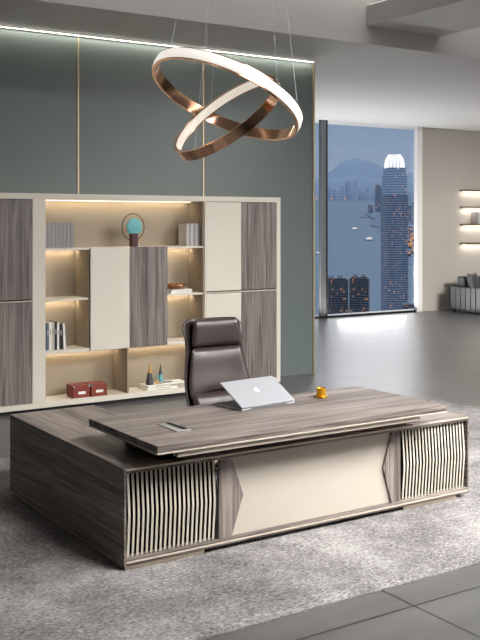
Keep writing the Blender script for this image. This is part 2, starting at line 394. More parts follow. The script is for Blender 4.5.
D('base_strip', 'champagne', DX0-.002, DX0+.004, 5.1, 6.80, ZB-.004, ZB)
# plinths
D('plinth', 'plinth_tan', DX0+.01, 2.985, DY+.006, 6.78, RZ, ZB-.001)
D('plinth', 'plinth_tan', 4.585, 5.10, DY+.006, 5.66, RZ, ZB-.001)
# chevron middle: wood wings and cream modesty panel
z0, z1 = ZB+.041, DT-.035
D('modesty_panel', 'cream_dimmed', 3.17, 4.49, DY+.022, DY+.045, z0, z1)
def poly(name, mat, pts, y0, y1): return MB().prism([(x-DX0, z-RZ) for x, z in pts], 'y', y0-DY, y1-DY).build(name, mat, desk, .0012)
poly('chevron_wing', 'wood_z', [(3.085, z0), (3.178, z0), (3.262, .33), (3.178, z1), (3.085, z1)], DY+.004, DY+.021)
poly('chevron_wing', 'wood_z', [(4.555, z0), (4.555, z1), (4.478, z1), (4.40, .33), (4.478, z0)], DY+.004, DY+.021)
# slats: bent outwards at mid height
def slats(xa, xb, n):
    m = MB(); zm = (z0+z1)/2; p = (xb-xa)/n
    for i in range(n):
        x = xa+p*(i+.5)-DX0; h = .0068
        yo = .024; ym = .004    # front edge recess at the ends and at mid height
        for za, zb_, ya, yb in ((z0, zm, yo, ym), (zm, z1, ym, yo)):
            tb = .004
            m.hexa([(x-h, ya, za-RZ), (x+h, ya, za-RZ), (x+h, ya+tb, za-RZ), (x-h, ya+tb, za-RZ), (x-h, yb, zb_-RZ), (x+h, yb, zb_-RZ), (x+h, yb+tb, zb_-RZ), (x-h, yb+tb, zb_-RZ)])
    return m.build('slat_panel', 'cream_slat', desk)
slats(2.47, 3.072, 20); slats(4.58, 5.19, 20)
# raised tabletop on spacer blocks
D('spacer_block', 'wood_x', 2.72, 3.0, 5.02, 5.5, DT+.001, .7, bevel=.001)
D('support_rail', 'champagne', 2.70, 4.57, 4.784, 4.83, .668, .699, bevel=.001)
D('spacer_block', 'wood_x', 2.72, 4.66, 5.02, 5.06, DT+.001, .7)
D('spacer_block', 'wood_x', 4.4, 4.66, 5.061, 5.5, DT+.001, .7)
TX0, TX1, TY0, TY1, TZ0, TZ1 = 2.56, 4.80, 4.765, 5.69, .7, .75
D('tabletop', 'wood_x', TX0, TX1, TY0, TY1, TZ1-.026, TZ1, bevel=.002)
D('tabletop_edge', 'champagne', TX0-.001, TX1+.001, TY0-.002, TY1+.001, TZ0+.001, TZ0+.009)
D('tabletop_underlay', 'wood_x', TX0+.003, TX1-.003, TY0+.003, TY1-.003, TZ0+.0095, TZ1-.0265)
# cable box
g = D('cable_box', 'steel', 2.835, 2.935, 5.03, 5.29, TZ1, TZ1+.006)
gs = MB().box(2.888-DX0, 2.922-DX0, 5.055-DY, 5.27-DY, TZ1+.0061-RZ, TZ1+.0085-RZ).build('cable_slot', 'black', g)

# ================================================================== WALL CABINET
cab = thing('display_cabinet', 'wide cream display cabinet with dark wood doors against the green wall', 'cabinet', (2.68, 9.638, 0))
KX, KY = 2.68, 9.638
def K(name, mat, x0, x1, y0, y1, z0, z1, par=None, bevel=.0015):
    return box(name, mat, x0-KX, x1-KX, y0-KY, y1-KY, z0, z1, par or cab, bevel)
YB = 9.975
K('top_panel', 'cream', KX, 6.883, KY, 10.19, 2.247, 2.307)
K('bottom_panel', 'cream', KX, 6.883, KY, 10.19, .05, .108)
K('plinth', 'kick', KX+.02, 6.84, KY+.05, 10.18, 0, .049)
K('side_panel', 'cream', 6.825, 6.883, KY, 10.19, .109, 2.246)
K('side_panel', 'cream', KX, KX+.05, KY, 10.19, .109, 2.246)
K('back_panel', 'linen', 3.835, 5.81, YB, YB+.02, .109, 2.246)
K('upright', 'cream', 3.70, 3.845, KY, YB-.001, .109, 2.246)
K('upright', 'cream', 5.80, 5.822, KY, YB-.001, .109, 2.246)
K('upright', 'linen', 5.78, 5.799, KY+.012, YB-.001, .109, 2.246)
K('upright', 'linen', 4.331, 4.349, KY+.01, YB-.001, .645, 1.705)
K('upright', 'linen', 4.80, 4.822, KY, YB-.001, .109, .606)
K('upright', 'linen', 5.29, 5.308, KY+.01, YB-.001, .645, 1.705)
# shelves
K('shelf', 'cream', 3.846, 5.779, KY+.002, YB-.001, 1.706, 1.728)
K('shelf', 'cream', 3.846, 4.33, KY+.002, YB-.001, 1.166, 1.188)
K('shelf', 'cream', 5.309, 5.779, KY+.002, YB-.001, 1.166, 1.188)
K('shelf', 'cream', 3.846, 5.779, KY+.002, YB-.001, .607, .644)
# doors
def door(x0, x1, z0, z1, mat, y=0):
    return K('door', mat, x0+.002, x1-.002, KY-.018+y, KY-.001+y, z0+.002, z1-.002)
door(4.35, 4.822, .612, 1.732, 'cream'); door(4.824, 5.30, .612, 1.732, 'cabinet_wood')
for (x0, x1, mt) in ((5.822, 6.311, 'cream'), (6.311, 6.824, 'cabinet_wood'), (3.205, 3.698, 'cabinet_wood'), (2.732, 3.205, 'cabinet_wood')):
    door(x0, x1, 1.196, 2.244, mt, .019); door(x0, x1, .112, 1.168, mt, .019)
for x0, x1 in ((5.823, 6.823), (2.733, 3.699)): K('divider_strip', 'champagne', x0, x1, KY-.004, KY+.03, 1.172, 1.186)
K('carcass', 'slot_black', 5.823, 6.824, KY+.03, 10.18, .109, 2.246); K('carcass', 'slot_black', 2.732, 3.699, KY+.03, 10.18, .109, 2.246)
# shelf lights: strip at the back under each shelf, with its light
def strip(x0, x1, z, e, tilt=18):
    K('light_strip', 'led', x0+.01, x1-.01, YB-.07, YB-.055, z-.008, z-.0005, bevel=0)
    light('shelf_lamp', 'AREA', ((x0+x1)/2-KX, YB-.0625-KY, z-.011), e, (1, .82, .60), parent=cab, rot=(math.radians(tilt), 0, 0), shape='RECTANGLE', size=(x1-x0)*.95, size_y=.015)
strip(3.846, 5.779, 2.246, 3.0)
strip(3.846, 4.33, 1.705, .9); strip(3.846, 4.33, 1.165, .9); strip(5.309, 5.779, 1.705, .9); strip(5.309, 5.779, 1.165, .9)
strip(3.846, 4.799, .606, 1.5); strip(4.823, 5.779, .606, 1.5)

# ================================================================== THINGS IN THE CABINET
def book(loc, wdt, dep, hgt, mat, label, group, name='book', tilt=0, page='paper', bars=None):
    t = thing(name, label, 'book', loc, 0, group)
    if tilt: t.rotation_euler = (0, tilt, 0)
    m = MB(); c = .0025
    m.box(0, wdt, 0, c, 0, hgt); m.box(0, c, c, dep, 0, hgt); m.box(wdt-c, wdt, c, dep, 0, hgt)
    m.build('cover', mat, t)
    MB().box(c*1.05, wdt-c*1.05, c*1.05, dep-.004, .004, hgt-.005).build('pages', page, t)
    if bars:
        mb = MB()
        for z_, h_ in bars: mb.box(wdt*.4, wdt*.6, -.0008, 0, z_*hgt, (z_+h_)*hgt)
        mb.build('spine_print', 'paper' if mat in ('book_navy', 'book_ink', 'book_slate') else 'book_ink', t)
    return t
# grey binders at the left of the long top shelf
n = 8; wd = (4.20-3.848)/n
for i in range(n):
    book((3.848+i*wd, 9.70+.001*(i % 3), 1.729), wd-.003, .2, .272, 'bind_grey', ['leftmost','second','third','fourth','fifth','sixth','seventh','last'][i]+' of eight flush grey books at the left of the top shelf', 'grey books at the left end of the top shelf', page='bind_grey')
# light grey books at the right of the top shelf
xs = 5.598
for i in range(6):
    wd = (.029, .033, .027, .034, .028, .026)[i]
    book((xs, 9.71, 1.729), wd-.003, .19, .262-.006*(i % 2), 'bind_light' if i % 2 == 0 else 'bind_grey',
         ['leftmost','second','third','fourth','fifth','rightmost'][i]+' '+('pale' if i % 2 == 0 else 'mid')+' grey book at the right end of the top shelf', ('pale' if i % 2 == 0 else 'mid')+' grey books at the right end of the top shelf', page='bind_dark')
    xs += wd
# reading books
spec = [('book_navy', .030, .285, 'navy blue book leftmost in the row on the left middle shelf', 0), ('book_slate', .026, .282, 'slate blue book second from the left on the middle shelf', 0),
        ('book_ivory', .030, .292, 'white book beside the slate blue one on the middle shelf', 0), ('book_stone', .030, .292, 'stone grey book between white and black books on the middle shelf', 0),
        ('book_ink', .028, .296, 'tallest black book in the middle of the row on the middle shelf', 0), ('book_ivory', .024, .282, 'thin white book between two black books on the middle shelf', 0),
        ('book_ink', .034, .27, 'thick black book next to the leaning white one on the middle shelf', -.03), ('book_ivory', .026, .27, 'white book leaning at the right end of the middle shelf row', -.06)]
xs = 3.849
for i, (mt, wd, h, lb, tl) in enumerate(spec):
    if tl: xs += .004+h*math.sin(-tl)*.35
    book((xs, 9.69, .6455+(0 if not tl else .001)), wd-.002, .19, h, mt, lb, 'reading books on the left middle shelf', tilt=tl, bars=[(.55, .2)])
    xs += wd + (.001 if not tl else 0)
# circle table lamp
lp = thing('disc_lamp', 'teal disc ornament lamp with thin dark ring on the top shelf', 'lamp', (4.93, 9.74, 1.7285))
MB().box(-.038, .038, -.035, .035, .0005, .15).build('base', 'maroon', lp, .003)
cz = .222
MB().tube([(.138*math.cos(2*PI*i/64), 0, cz+.15*math.sin(2*PI*i/64)) for i in range(64)], .0055, 8, True).build('ring', 'ring_dark', lp, smooth=True, loc=(0, .012, 0))
dm = MB().lathe([(0, -.012), (.08, -.012), (.094, -.006), (.097, 0), (.094, .006), (.08, .012), (0, .012)], 48).build('disc', 'teal', lp, smooth=True, loc=(0, -.012, cz+.005)); dm.rotation_euler = (PI/2, 0, 0)
# bowl on white books
wb = []
for k, (dx, zc, mt, lb) in enumerate(((0, 1.1885, 'paper', 'lower white book lying flat under the copper bowl'), (.012, 1.2105, 'paper', 'upper white book lying flat directly under the copper bowl'))):
    t = thing('book', lb, 'book', (5.37+dx, 9.68, zc), 0, 'white books under the copper bowl')
    m = MB(); m.box(0, .28, 0, .2, 0, .003); m.box(0, .28, 0, .2, .017, .0205); m.box(0, .003, 0, .2, .003, .017); m.build('cover', 'paper', t)
    MB().box(.0035, .275, .004, .196, .0035, .0168).build('pages', 'book_ivory', t)
bw = thing('bowl', 'low copper bowl on two white books on the right cabinet shelf', 'bowl', (5.50, 9.78, 1.2315))
MB().lathe([(0, 0), (.055, 0), (.09, .012), (.118, .035), (.122, .05), (.112, .058), (.104, .055), (.104, .045), (.08, .02), (.04, .012), (0, .011)], 40).build('shell', 'copper', bw, smooth=True)
# red storage boxes
for k, (x, lb) in enumerate(((4.17, 'left red brown storage box with white label on the bottom shelf'), (4.378, 'right red brown storage box with white label on the bottom shelf'))):
    t = thing('storage_box', lb, 'box', (x, 9.665, .1085), 0, 'red storage boxes on the bottom shelf')
    W, Dp, Hh = .196, .19, .135
    MB().box(.003, W-.003, .003, Dp-.003, 0, Hh-.035).build('body', 'red_box', t, .002)
    MB().box(0, W, 0, Dp, Hh-.034, Hh).build('lid', 'red_box', t, .003)
    for cx_ in (0, W):
        m = MB(); s = 1 if cx_ == 0 else -1
        m.box(min(cx_, cx_+s*.022), max(cx_, cx_+s*.022), -.002, 0, Hh-.022, Hh+.001)
        m.box(min(cx_, cx_+s*.022), max(cx_, cx_+s*.022), -.002, .02, Hh+.0005, Hh+.002)
        m.build('corner_guard', 'chrome', t)
    lb_ = MB().box(W*.3, W*.72, -.003, .003, .04, .068).build('label_plate', 'paper', t)
# magazines and cones on the bottom shelf
for k, (x, y, L, wq, z, rz, lb) in enumerate(((5.07, 9.68, .40, .22, .1085, 0, 'white hardback lowest in the stack under the cone ornaments'),
                                              (5.09, 9.695, .30, .2, .1335, .05, 'white printed magazine lying on the hardback, below the cones'),
                                              (5.27, 9.70, .30, .2, .1555, -.12, 'white magazine lying skewed at the right of the stack, on top'))):
    t = thing('magazine', lb, 'magazine', (x, y, z), rz, 'magazines under the cone ornaments')
    h = .023 if k < 2 else .012
    m = MB(); m.box(0, L, 0, wq, 0, .002); m.box(0, L, 0, wq, h-.004, h-.002); m.box(0, .002, 0, wq, .002, h-.004); m.build('cover', 'paper', t)
    MB().box(.003, L-.004, .002, wq-.004, .0022, h-.0042).build('pages', 'book_ivory', t)
    if k == 0 or k == 1: MB().box(L*.3, L*.75, -.001, 0, .006, h-.008).build('spine_print', 'book_stone', t)
    if k == 2: MB().box(L*.1, L*.55, .05, wq*.8, h-.0019, h-.0012).build('cover_picture', 'book_slate', t)
def cone(x, y, z, r, h, lower, upper, cut, lb):
    t = thing('cone_ornament', lb, 'ornament', (x, y, z), 0, 'cone ornaments on the magazines')
    rc = r*(1-cut)
    MB().lathe([(0, 0), (r, 0), (rc, h*cut), (0, h*cut)], 32).build('cone_base', lower, t)
    MB().lathe([(0, h*cut+.0003), (rc, h*cut+.0003), (.001, h), (0, h)], 32).build('cone_tip', upper, t)
cone(5.150, 9.775, .157, .049, .265, 'cone_dark', 'cone_gold', .5, 'tall dark cone ornament with gold tip on the white magazines')
cone(5.335, 9.86, .169, .036, .205, 'cone_teal', 'cone_dark', .38, 'medium cone ornament with teal base and dark tip')
cone(5.262, 9.80, .157, .024, .12, 'cone_gold', 'cone_teal', .4, 'smallest cone ornament, gold base and teal tip, between the others')

# ================================================================== ON THE DESK
# laptop
L0 = Vector((3.50, 5.34, TZ1)); L1 = Vector((3.972, 5.392, TZ1))
ang = math.atan2(L1.y-L0.y, L1.x-L0.x); LW = (L1-L0).length
lap = thing('laptop', 'silver laptop half open with its back to the viewer on the walnut tabletop', 'laptop', L0, ang)
MB().box(0, LW, 0, .30, .001, .014).build('keyboard_base', 'alu', lap, .004)
MB().box(.012, LW-.012, .012, .288, .0142, .0152).build('keyboard', 'black', lap)
op = math.radians(30)
lidm = MB().box(0, LW, 0, .275, 0, .009).build('lid', 'alu', lap, .004, loc=(0, .002, .018)); lidm.rotation_euler = (op, 0, 0)
sc_ = MB().box(.012, LW-.012, -.0+.012, .263, -.0012, 0).build('screen', 'black', lidm)
hg = MB().tube([(.08, 0, .0145), (LW-.08, 0, .0145)], .006, 10).build('hinge', 'frame_grey', lap, smooth=False)
# the bitten fruit mark on the lid
def apple(cx, cy, s):
    pts = []
    out = [(0, .38), (.12, .46), (.3, .46), (.42, .36)]
    bite = [(.36, .22), (.32, .08), (.36, -.06), (.44, -.14)]
    low = [(.38, -.32), (.26, -.5), (.12, -.56), (0, -.5), (-.12, -.56), (-.28, -.48), (-.4, -.28), (-.46, -.02), (-.44, .22), (-.32, .42), (-.14, .46)]
    m = MB(); P = [(cx+s*x, cy+s*y) for x, y in out+bite+low]
    m.prism(P, 'z', .0091, .0097)
    leaf = [(.02, .5), (.04, .66), (.16, .8), (.2, .8), (.18, .64), (.08, .52)]
    m.prism([(cx+s*x, cy+s*y) for x, y in leaf], 'z', .0091, .0097)
    m.build('lid_emblem', 'logo_white', lidm)
apple(LW/2, .15, .042)
# gold cup
cup = thing('cup', 'small gold cup with a wide saucer rim on the right of the tabletop', 'cup', (4.262, 5.47, TZ1))
MB().lathe([(0, 0), (.03, 0), (.048, .004), (.052, .009), (.05, .011), (.034, .008), (0, .007)], 40).build('saucer', 'gold', cup, smooth=True)
MB().lathe([(0, .0085), (.031, .0085), (.033, .02), (.0335, .062), (.036, .066), (.0335, .068), (.0305, .064), (.03, .02), (0, .016)], 40).build('cup_body', 'gold', cup, smooth=True)
MB().tube([(.033+.016*math.sin(PI*i/8), 0, .024+.03*i/8) for i in range(9)], .003, 8).build('handle', 'gold', cup, smooth=True)

# ================================================================== OFFICE CHAIR
CX, CYc = 3.995, 6.40
ch = thing('office_chair', 'high backed dark brown leather executive chair behind the desk', 'chair', (CX, CYc, 0), 0)
def patch(name, fn, nu, nv, mat, parent, thick=0, sub=1):
    m = MB(); V = [[m.bm.verts.new(fn(2*i/nu-1, 2*j/nv-1)) for i in range(nu+1)] for j in range(nv+1)]
    for j in range(nv):
        for i in range(nu): m.bm.faces.new([V[j][i], V[j][i+1], V[j+1][i+1], V[j+1][i]])
    o = m.build(name, mat, parent, smooth=True)
    if thick: md = o.modifiers.new('solid', 'SOLIDIFY'); md.thickness = thick; md.offset = 0
    if sub: md = o.modifiers.new('sub', 'SUBSURF'); md.levels = sub; md.render_levels = sub
    return o
def lerp_tab(tab, z):
    for (a, va), (b_, vb) in zip(tab, tab[1:]):
        if a <= z <= b_: t = (z-a)/(b_-a); return va+(vb-va)*t
    return tab[0][1] if z < tab[0][0] else tab[-1][1]
HW = [(.46, .285), (.60, .303), (.75, .300), (.90, .276), (1.0, .262), (1.08, .266), (1.165, .284), (1.19, .27), (1.228, .222)]
def yb(z): return .0 + (z-.46)*.19 + .03*math.sin((z-.46)*4)      # recline
def shell(u, v):
    z = .46+(v+1)/2*(1.225-.46); hw = lerp_tab(HW, z)
    wing = .075*abs(u)**3.0*(1 if z < 1.1 else max(0.55, 1-(z-1.1)*3))
    return (u*hw, yb(z)-wing+.03, z)
patch('back_shell', shell, 16, 22, 'leather', ch, .022)
def pillow(z0, z1, scale, bulge, depth, yoff, tab=HW, concave=0):
    def fn(front):
        def f(u, v):
            z = z0+(v+1)/2*(z1-z0)
            # rounded outline
            k = (1-.06*abs(v)**6); hw = lerp_tab(tab, z)*scale*k
            zz = (z0+z1)/2+(z-(z0+z1)/2)*(1-.05*abs(u)**6)
            b = ((1-abs(u)**4)*(1-abs(v)**4))
            y = yb(z)-yoff-.045*abs(u)**3
            return (u*hw, y-(depth*.35+bulge*max(b, 0)**.45) if front else y+.0, zz)
        return f
    return fn
def cushion(name, z0, z1, scale, bulge, yoff, tab, hollow=0):
    m = MB(); nu, nv = 20, 18
    fn = pillow(z0, z1, scale, bulge, .02, yoff, tab)
    A = [[m.bm.verts.new(fn(True)(2*i/nu-1, 2*j/nv-1)) for i in range(nu+1)] for j in range(nv+1)]
    B = [[m.bm.verts.new(fn(False)(2*i/nu-1, 2*j/nv-1)) for i in range(nu+1)] for j in range(nv+1)]
    for j in range(nv):
        for i in range(nu):
            m.bm.faces.new([A[j][i], A[j][i+1], A[j+1][i+1], A[j+1][i]]); m.bm.faces.new([B[j][i], B[j+1][i], B[j+1][i+1], B[j][i+1]])
    for i in range(nu):
        m.bm.faces.new([A[0][i], B[0][i], B[0][i+1], A[0][i+1]]); m.bm.faces.new([A[nv][i], A[nv][i+1], B[nv][i+1], B[nv][i]])
    for j in range(nv):
        m.bm.faces.new([A[j][0], A[j+1][0], B[j+1][0], B[j][0]]); m.bm.faces.new([A[j][nu], B[j][nu], B[j+1][nu], A[j+1][nu]])
    if hollow:
        for vv in A[0]+B[0]: pass
        for row in (A, B):
            for j in range(nv+1):
                for i in range(nu+1):
                    u = 2*i/nu-1; f = 1-j/nv
                    row[j][i].co.z += hollow*(1-u*u)*f**2
    o = m.build(name, 'leather', ch, smooth=True)
    md = o.modifiers.new('sub', 'SUBSURF'); md.levels = 1; md.render_levels = 2
    return o
HT = [(1.0, .232), (1.09, .222), (1.16, .212), (1.24, .198)]
cushion('headrest', 1.012, 1.232, 1.0, .055, .028, HT)
BT = [(.6, .288), (.75, .278), (.9, .248), (1.01, .226)]
cushion('backrest_cushion', .62, 1.008, 1.0, .05, .02, BT, hollow=.05)
def seatf(u, v):
    return None
# lumbar roll and seat
m = MB()
cushion('lumbar_cushion', .47, .668, 1.0, .075, .03, [(.4, .262), (.7, .27)])
o = MB().box(-.29, .29, -.52, .0, .40, .50).build('seat', 'leather', ch, .045, True, seg=5)
MB().box(-.26, .26, -.46, .02, .37, .40).build('seat_pan', 'black', ch, .01)
MB().tube([(0, -.22, .07), (0, -.22, .37)], [.03, .024], 16).build('gas_column', 'chrome', ch, smooth=True)
for k in range(5):
    a = 2*PI*k/5+.3; dx, dy = math.cos(a), math.sin(a)
    lg = MB().tube([(0, -.22, .105), (dx*.3, -.22+dy*.3, .08)], [.028, .017], 10).build('leg', 'chrome', ch, smooth=True)
    cs = MB().tube([(dx*.3-dy*.022, -.22+dy*.3+dx*.022, .0505), (dx*.3+dy*.022, -.22+dy*.3-dx*.022, .0505)], .032, 16).build('caster', 'black', lg)

ch.location.z = .0185  # casters rest on the rug

# ================================================================== CHANDELIER
f_ = 965.95; cyp = 222.58
def ray(u, v): return F + R*((u-240)/f_) + Vector((0, 0, 1))*((cyp-v)/f_)
chd = thing('ring_chandelier', 'pendant lamp of two crossed glowing rose gold rings hung on wires', 'lamp', (3.88, 5.9, TZ-.03))
MB().lathe([(0, 0), (.24, 0), (.25, .01), (.25, .03), (0, .03)], 40).build('canopy', 'rose_gold', chd, smooth=False)
m_, b_, nt_ = base('crystal_lit', rgb(150, 140, 132), .3, emit=rgb(255, 244, 228), es=1.0)
tcn, wv, rr = nodes(nt_, 'TexCoord', 'Math', 'MapRange')
sxy, at, ml, fr, zf, zm_, mulb = nodes(nt_, 'SeparateXYZ', 'Math', 'Math', 'Math', 'Math', 'Math', 'Math')
nt_.links.new(tcn.outputs['Object'], sxy.inputs[0]); at.operation = 'ARCTAN2'; nt_.links.new(sxy.outputs['Y'], at.inputs[0]); nt_.links.new(sxy.outputs['X'], at.inputs[1])
ml.operation = 'MULTIPLY'; ml.inputs[1].default_value = 130/(2*PI); nt_.links.new(at.outputs[0], ml.inputs[0]); fr.operation = 'PINGPONG'; fr.inputs[1].default_value = .5; nt_.links.new(ml.outputs[0], fr.inputs[0])
rr.inputs[1].default_value = .12; rr.inputs[2].default_value = .3; rr.inputs[3].default_value = .2; rr.inputs[4].default_value = .95
nt_.links.new(fr.outputs[0], rr.inputs[0]); nt_.links.new(rr.outputs[0], b_.inputs['Emission Strength'])
def ring(q, d, band, white_out, tz_off):
    cu, cv, r, tx, ty = q
    Cc = ray(cu, cv)*d + Vector((0, 0, 2))
    nrm = (Vector((0, 0, 1))+tx*R+ty*F).normalized()
    rot = Vector((0, 0, 1)).rotation_difference(nrm)
    h = band/2; t = .022
    loc = Cc - chd.location
    go = (r-t, r-.008) if white_out else (r-.008, r)
    # metal channel: the gold face plus top and bottom lips
    if white_out: prof = [(r-t, -h), (r, -h), (r, -h+.006), (r-t+.006, -h+.006), (r-t+.006, h-.006), (r, h-.006), (r, h), (r-t, h)]
    else: prof = [(r, -h), (r, h), (r-t, h), (r-t, h-.006), (r-.006, h-.006), (r-.006, -h+.006), (r-t, -h+.006), (r-t, -h)]
    o = MB().lathe(prof, 128, close=True).build('ring_frame', 'rose_gold', chd, smooth=False, loc=loc)
    o.rotation_mode = 'QUATERNION'; o.rotation_quaternion = rot
    for p in o.data.polygons: p.use_smooth = True
    md = o.modifiers.new('es', 'EDGE_SPLIT'); md.split_angle = math.radians(40)
    if white_out: prof = [(r-t+.008, -h+.007), (r+.002, -h+.007), (r+.006, 0), (r+.002, h-.007), (r-t+.008, h-.007)]
    else: prof = [(r-.008, -h+.007), (r-.008, h-.007), (r-t-.002, h-.007), (r-t-.006, 0), (r-t-.002, -h+.007)]
    MB().lathe(prof, 128, close=True).build('light_diffuser', M['crystal_lit'] if not white_out else M['diff_white'], o, smooth=True)
    return Cc, rot, r
base('diff_white', rgb(190, 186, 180), .35, emit=rgb(255, 248, 238), es=.8)
r1 = ring((226.8, 96.3, .572, .42, .28), 7.0, .085, True, 0)
r2 = ring((227.2, 117.0, .447, -.735, -.515), 7.0, .075, False, 0)
def wires(rg, angs, rad):
    Cc, rot, r = rg
    for a in angs:
        p = rot @ Vector((r*math.cos(a), r*math.sin(a), .03)) + Cc - chd.location
        dirv = Vector((p.x, p.y, 0)).normalized()
        MB().tube([(dirv.x*rad, dirv.y*rad, 0), p], .0011, 6).build('wire', 'steel', chd)
wires(r1, (math.radians(-60), math.radians(70), math.radians(185)), .2)
wires(r2, (math.radians(-45), math.radians(80), math.radians(195)), .16)

# ================================================================== FAR WALL: shelves, books, sofa
zs = (2.747, 2.357, 1.956, 1.52)
names = ('topmost', 'second from top', 'third from top', 'lowest')
for z, nm in zip(zs, names):
    t = thing('wall_shelf', '%s bronze wall shelf with glowing underside above the grey sofa' % nm, 'shelf', (16.52, 15.75, z-.02), 0, 'lit wall shelves above the sofa')
    MB().box(0, 2.2, 0, .234, 0, .035).build('board', 'shelf_bronze', t, .002)
    MB().box(0.03, 2.17, .16, .18, -.006, -.0005).build('light_strip', 'led_shelf', t)
    light('shelf_glow', 'AREA', (1.1, .17, -.01), 5, (1, .93, .8), parent=t, rot=(math.radians(12), 0, 0), shape='RECTANGLE', size=2.1, size_y=.02)
xs = 16.86
for i in range(5):
    wd = (.07, .08, .06, .08, .07)[i]
    book((xs, 15.77, 1.9715), wd-.004, .18, .27, ('bind_grey', 'bind_light')[i % 2], ['leftmost','second','third','fourth','fifth'][i]+' '+('grey' if i % 2 == 0 else 'pale')+' book on the third wall shelf', ('grey' if i % 2 == 0 else 'pale')+' books on the third wall shelf')
    xs += wd
sofa = thing('sofa', 'grey leather sofa with channelled arm against the far beige wall', 'sofa', (15.75, 14.62, 0))
MB().box(.1, 2.3, .08, .86, .0905, .28).build('base', 'leather_grey', sofa, .02)
def arm(x0):
    m = MB(); n = 6; p = .9/n
    for i in range(n): m.box(x0, x0+.18, i*p+.0015, (i+1)*p-.0015, .08, .57)
    return m.build('armrest', 'leather_grey', sofa, .014)
arm(0); arm(2.22)
MB().box(.185, 2.215, .68, .9, .285, .80).build('backrest', 'leather_grey', sofa, .05, seg=4)
for k in range(2): MB().box(.19+k*1.015, 1.195+k*1.015, .0, .675, .285, .44).build('seat_cushion', 'leather_grey', sofa, .04, seg=4)
for x, y in ((.06, .05), (.06, .83), (2.3, .05), (2.3, .83)): MB().tube([(x, y, 0), (x, y, .085)], [.018, .026], 12).build('leg', 'frame_dark', sofa)
MB().box(.03, 2.37, .03, .87, .045, .079).build('plinth', 'frame_dark', sofa)
pl = MB(); nu = 10
V = [[None]*(nu+1) for _ in range(nu+1)]
A = []; B = []
for j in range(nu+1):
    ra, rb = [], []
    for i in range(nu+1):
        u, v = 2*i/nu-1, 2*j/nu-1
        x = .21*u*(1-.08*(1-v*v)); z = .21*v*(1-.08*(1-u*u)); t_ = .07*((1-u**4)*(1-v**4))**.5
        ra.append(pl.bm.verts.new((x, -t_-.002, z))); rb.append(pl.bm.verts.new((x, t_+.002, z)))
    A.append(ra); B.append(rb)
for j in range(nu):
    for i in range(nu): pl.bm.faces.new([A[j][i], A[j][i+1], A[j+1][i+1], A[j+1][i]]); pl.bm.faces.new([B[j][i], B[j+1][i], B[j+1][i+1], B[j][i+1]])
bmesh.ops.remove_doubles(pl.bm, verts=pl.bm.verts, dist=.0045)
cu_ = pl.build('throw_pillow', 'leather_grey', smooth=True, loc=(16.12, 15.19, .672))
cu_.rotation_euler = (-.18, 0, .3)
tag(cu_, 'shiny grey throw pillow leaning in the near corner of the far sofa', 'pillow')

# ================================================================== OUTSIDE: harbour and city
def wp(u, v, d):   # world point at view depth d in the direction of a measured bearing and height
    return ray(u, v)*d + Vector((0, 0, 2))
S0, SB = -148-.041*1500, .041        # harbour surface: height = S0 + SB*distance
def sea_z(d): return 2 + (-150 + SB*(d-1500))
m = MB()
def sp_(r_, d): p = F*d+R*r_; return (p.x, p.y, sea_z(d))
a_ = [m.bm.verts.new(sp_(*q)) for q in ((-1500, 150), (1500, 150), (9000, 14000), (-9000, 14000))]; m.bm.faces.new(a_)
tag(m.build('harbour_water', 'sea'), kind='structure')
YAW = TH-PI/2
def tower_boxes(name, u0, u1, vt, d, depth, mat, roof=None, label='', cat='building', group=None, zb=None, rz=.35):
    c = wp((u0+u1)/2, vt, d); wd = (u1-u0)/f_*d; zb = sea_z(d)-5 if zb is None else zb
    t = thing(name, label, cat, (c.x, c.y, zb), YAW+rz, group)
    k = wd/(math.cos(rz)+depth/wd*math.sin(abs(rz))); dp = depth/wd*k
    MB().box(-k/2, k/2, -dp/2, dp/2, 0, c.z-zb).build('walls', mat, t)
    if roof: MB().box(-k*.3, k*.3, -dp*.3, dp*.3, c.z-zb, c.z-zb+roof).build('roof_house', 'roof_pale', t)
    return t, k, dp, c.z-zb
# the tall tower: octagonal shaft stepping in, crown of lit fins
d = 1500; c = wp(394.5, 155, d); zb = sea_z(d)-10
tw = thing('skyscraper', 'tallest skyscraper with glowing white rounded crown seen through the window', 'building', (c.x, c.y, zb), YAW+.22)
px = d/f_
def oct_(w, ch_): return [(-w, -w+ch_), (-w+ch_, -w), (w-ch_, -w), (w, -w+ch_), (w, w-ch_), (w-ch_, w), (-w+ch_, w), (-w, w-ch_)]
def zv(v): return (222.6-v)*px+2-zb
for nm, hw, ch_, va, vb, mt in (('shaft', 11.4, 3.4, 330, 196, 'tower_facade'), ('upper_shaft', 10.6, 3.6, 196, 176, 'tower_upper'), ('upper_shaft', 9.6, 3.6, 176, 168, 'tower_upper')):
    MB().prism([(x*px, y*px) for x, y in oct_(hw, ch_)], 'z', zv(va), zv(vb)-.02).build(nm, mt, tw)
m = MB()
for k in range(16):
    a = 2*PI*k/16; ca, sa = math.cos(a), math.sin(a)
    pts = [(9.4*px, zv(169)), (9.2*px, zv(163)), (7.9*px, zv(158.5)), (5.6*px, zv(155))]
    m.tube([(r_*ca, r_*sa, z_) for r_, z_ in pts], .75*px, 5)
m.build('crown_fins', 'crown_lit', tw)
base('crown_glow', rgb(200, 205, 212), .5, emit=rgb(225, 230, 240), es=.35)
MB().lathe([(0, zv(168)), (7.6*px, zv(168)), (7.4*px, zv(163)), (6.2*px, zv(159)), (4*px, zv(156.5)), (0, zv(156.5))], 24).build('crown_core', 'crown_glow', tw, smooth=True)
m = MB()
for sx_ in (-1, 1):
    for q in (-.75, -.45, .45, .75): m.box(q*11.4*px-.5, q*11.4*px+.5, sx_*11.4*px-.4 if sx_ > 0 else sx_*11.4*px-.6, sx_*11.4*px+.6 if sx_ > 0 else sx_*11.4*px+.4, zv(330), zv(196))
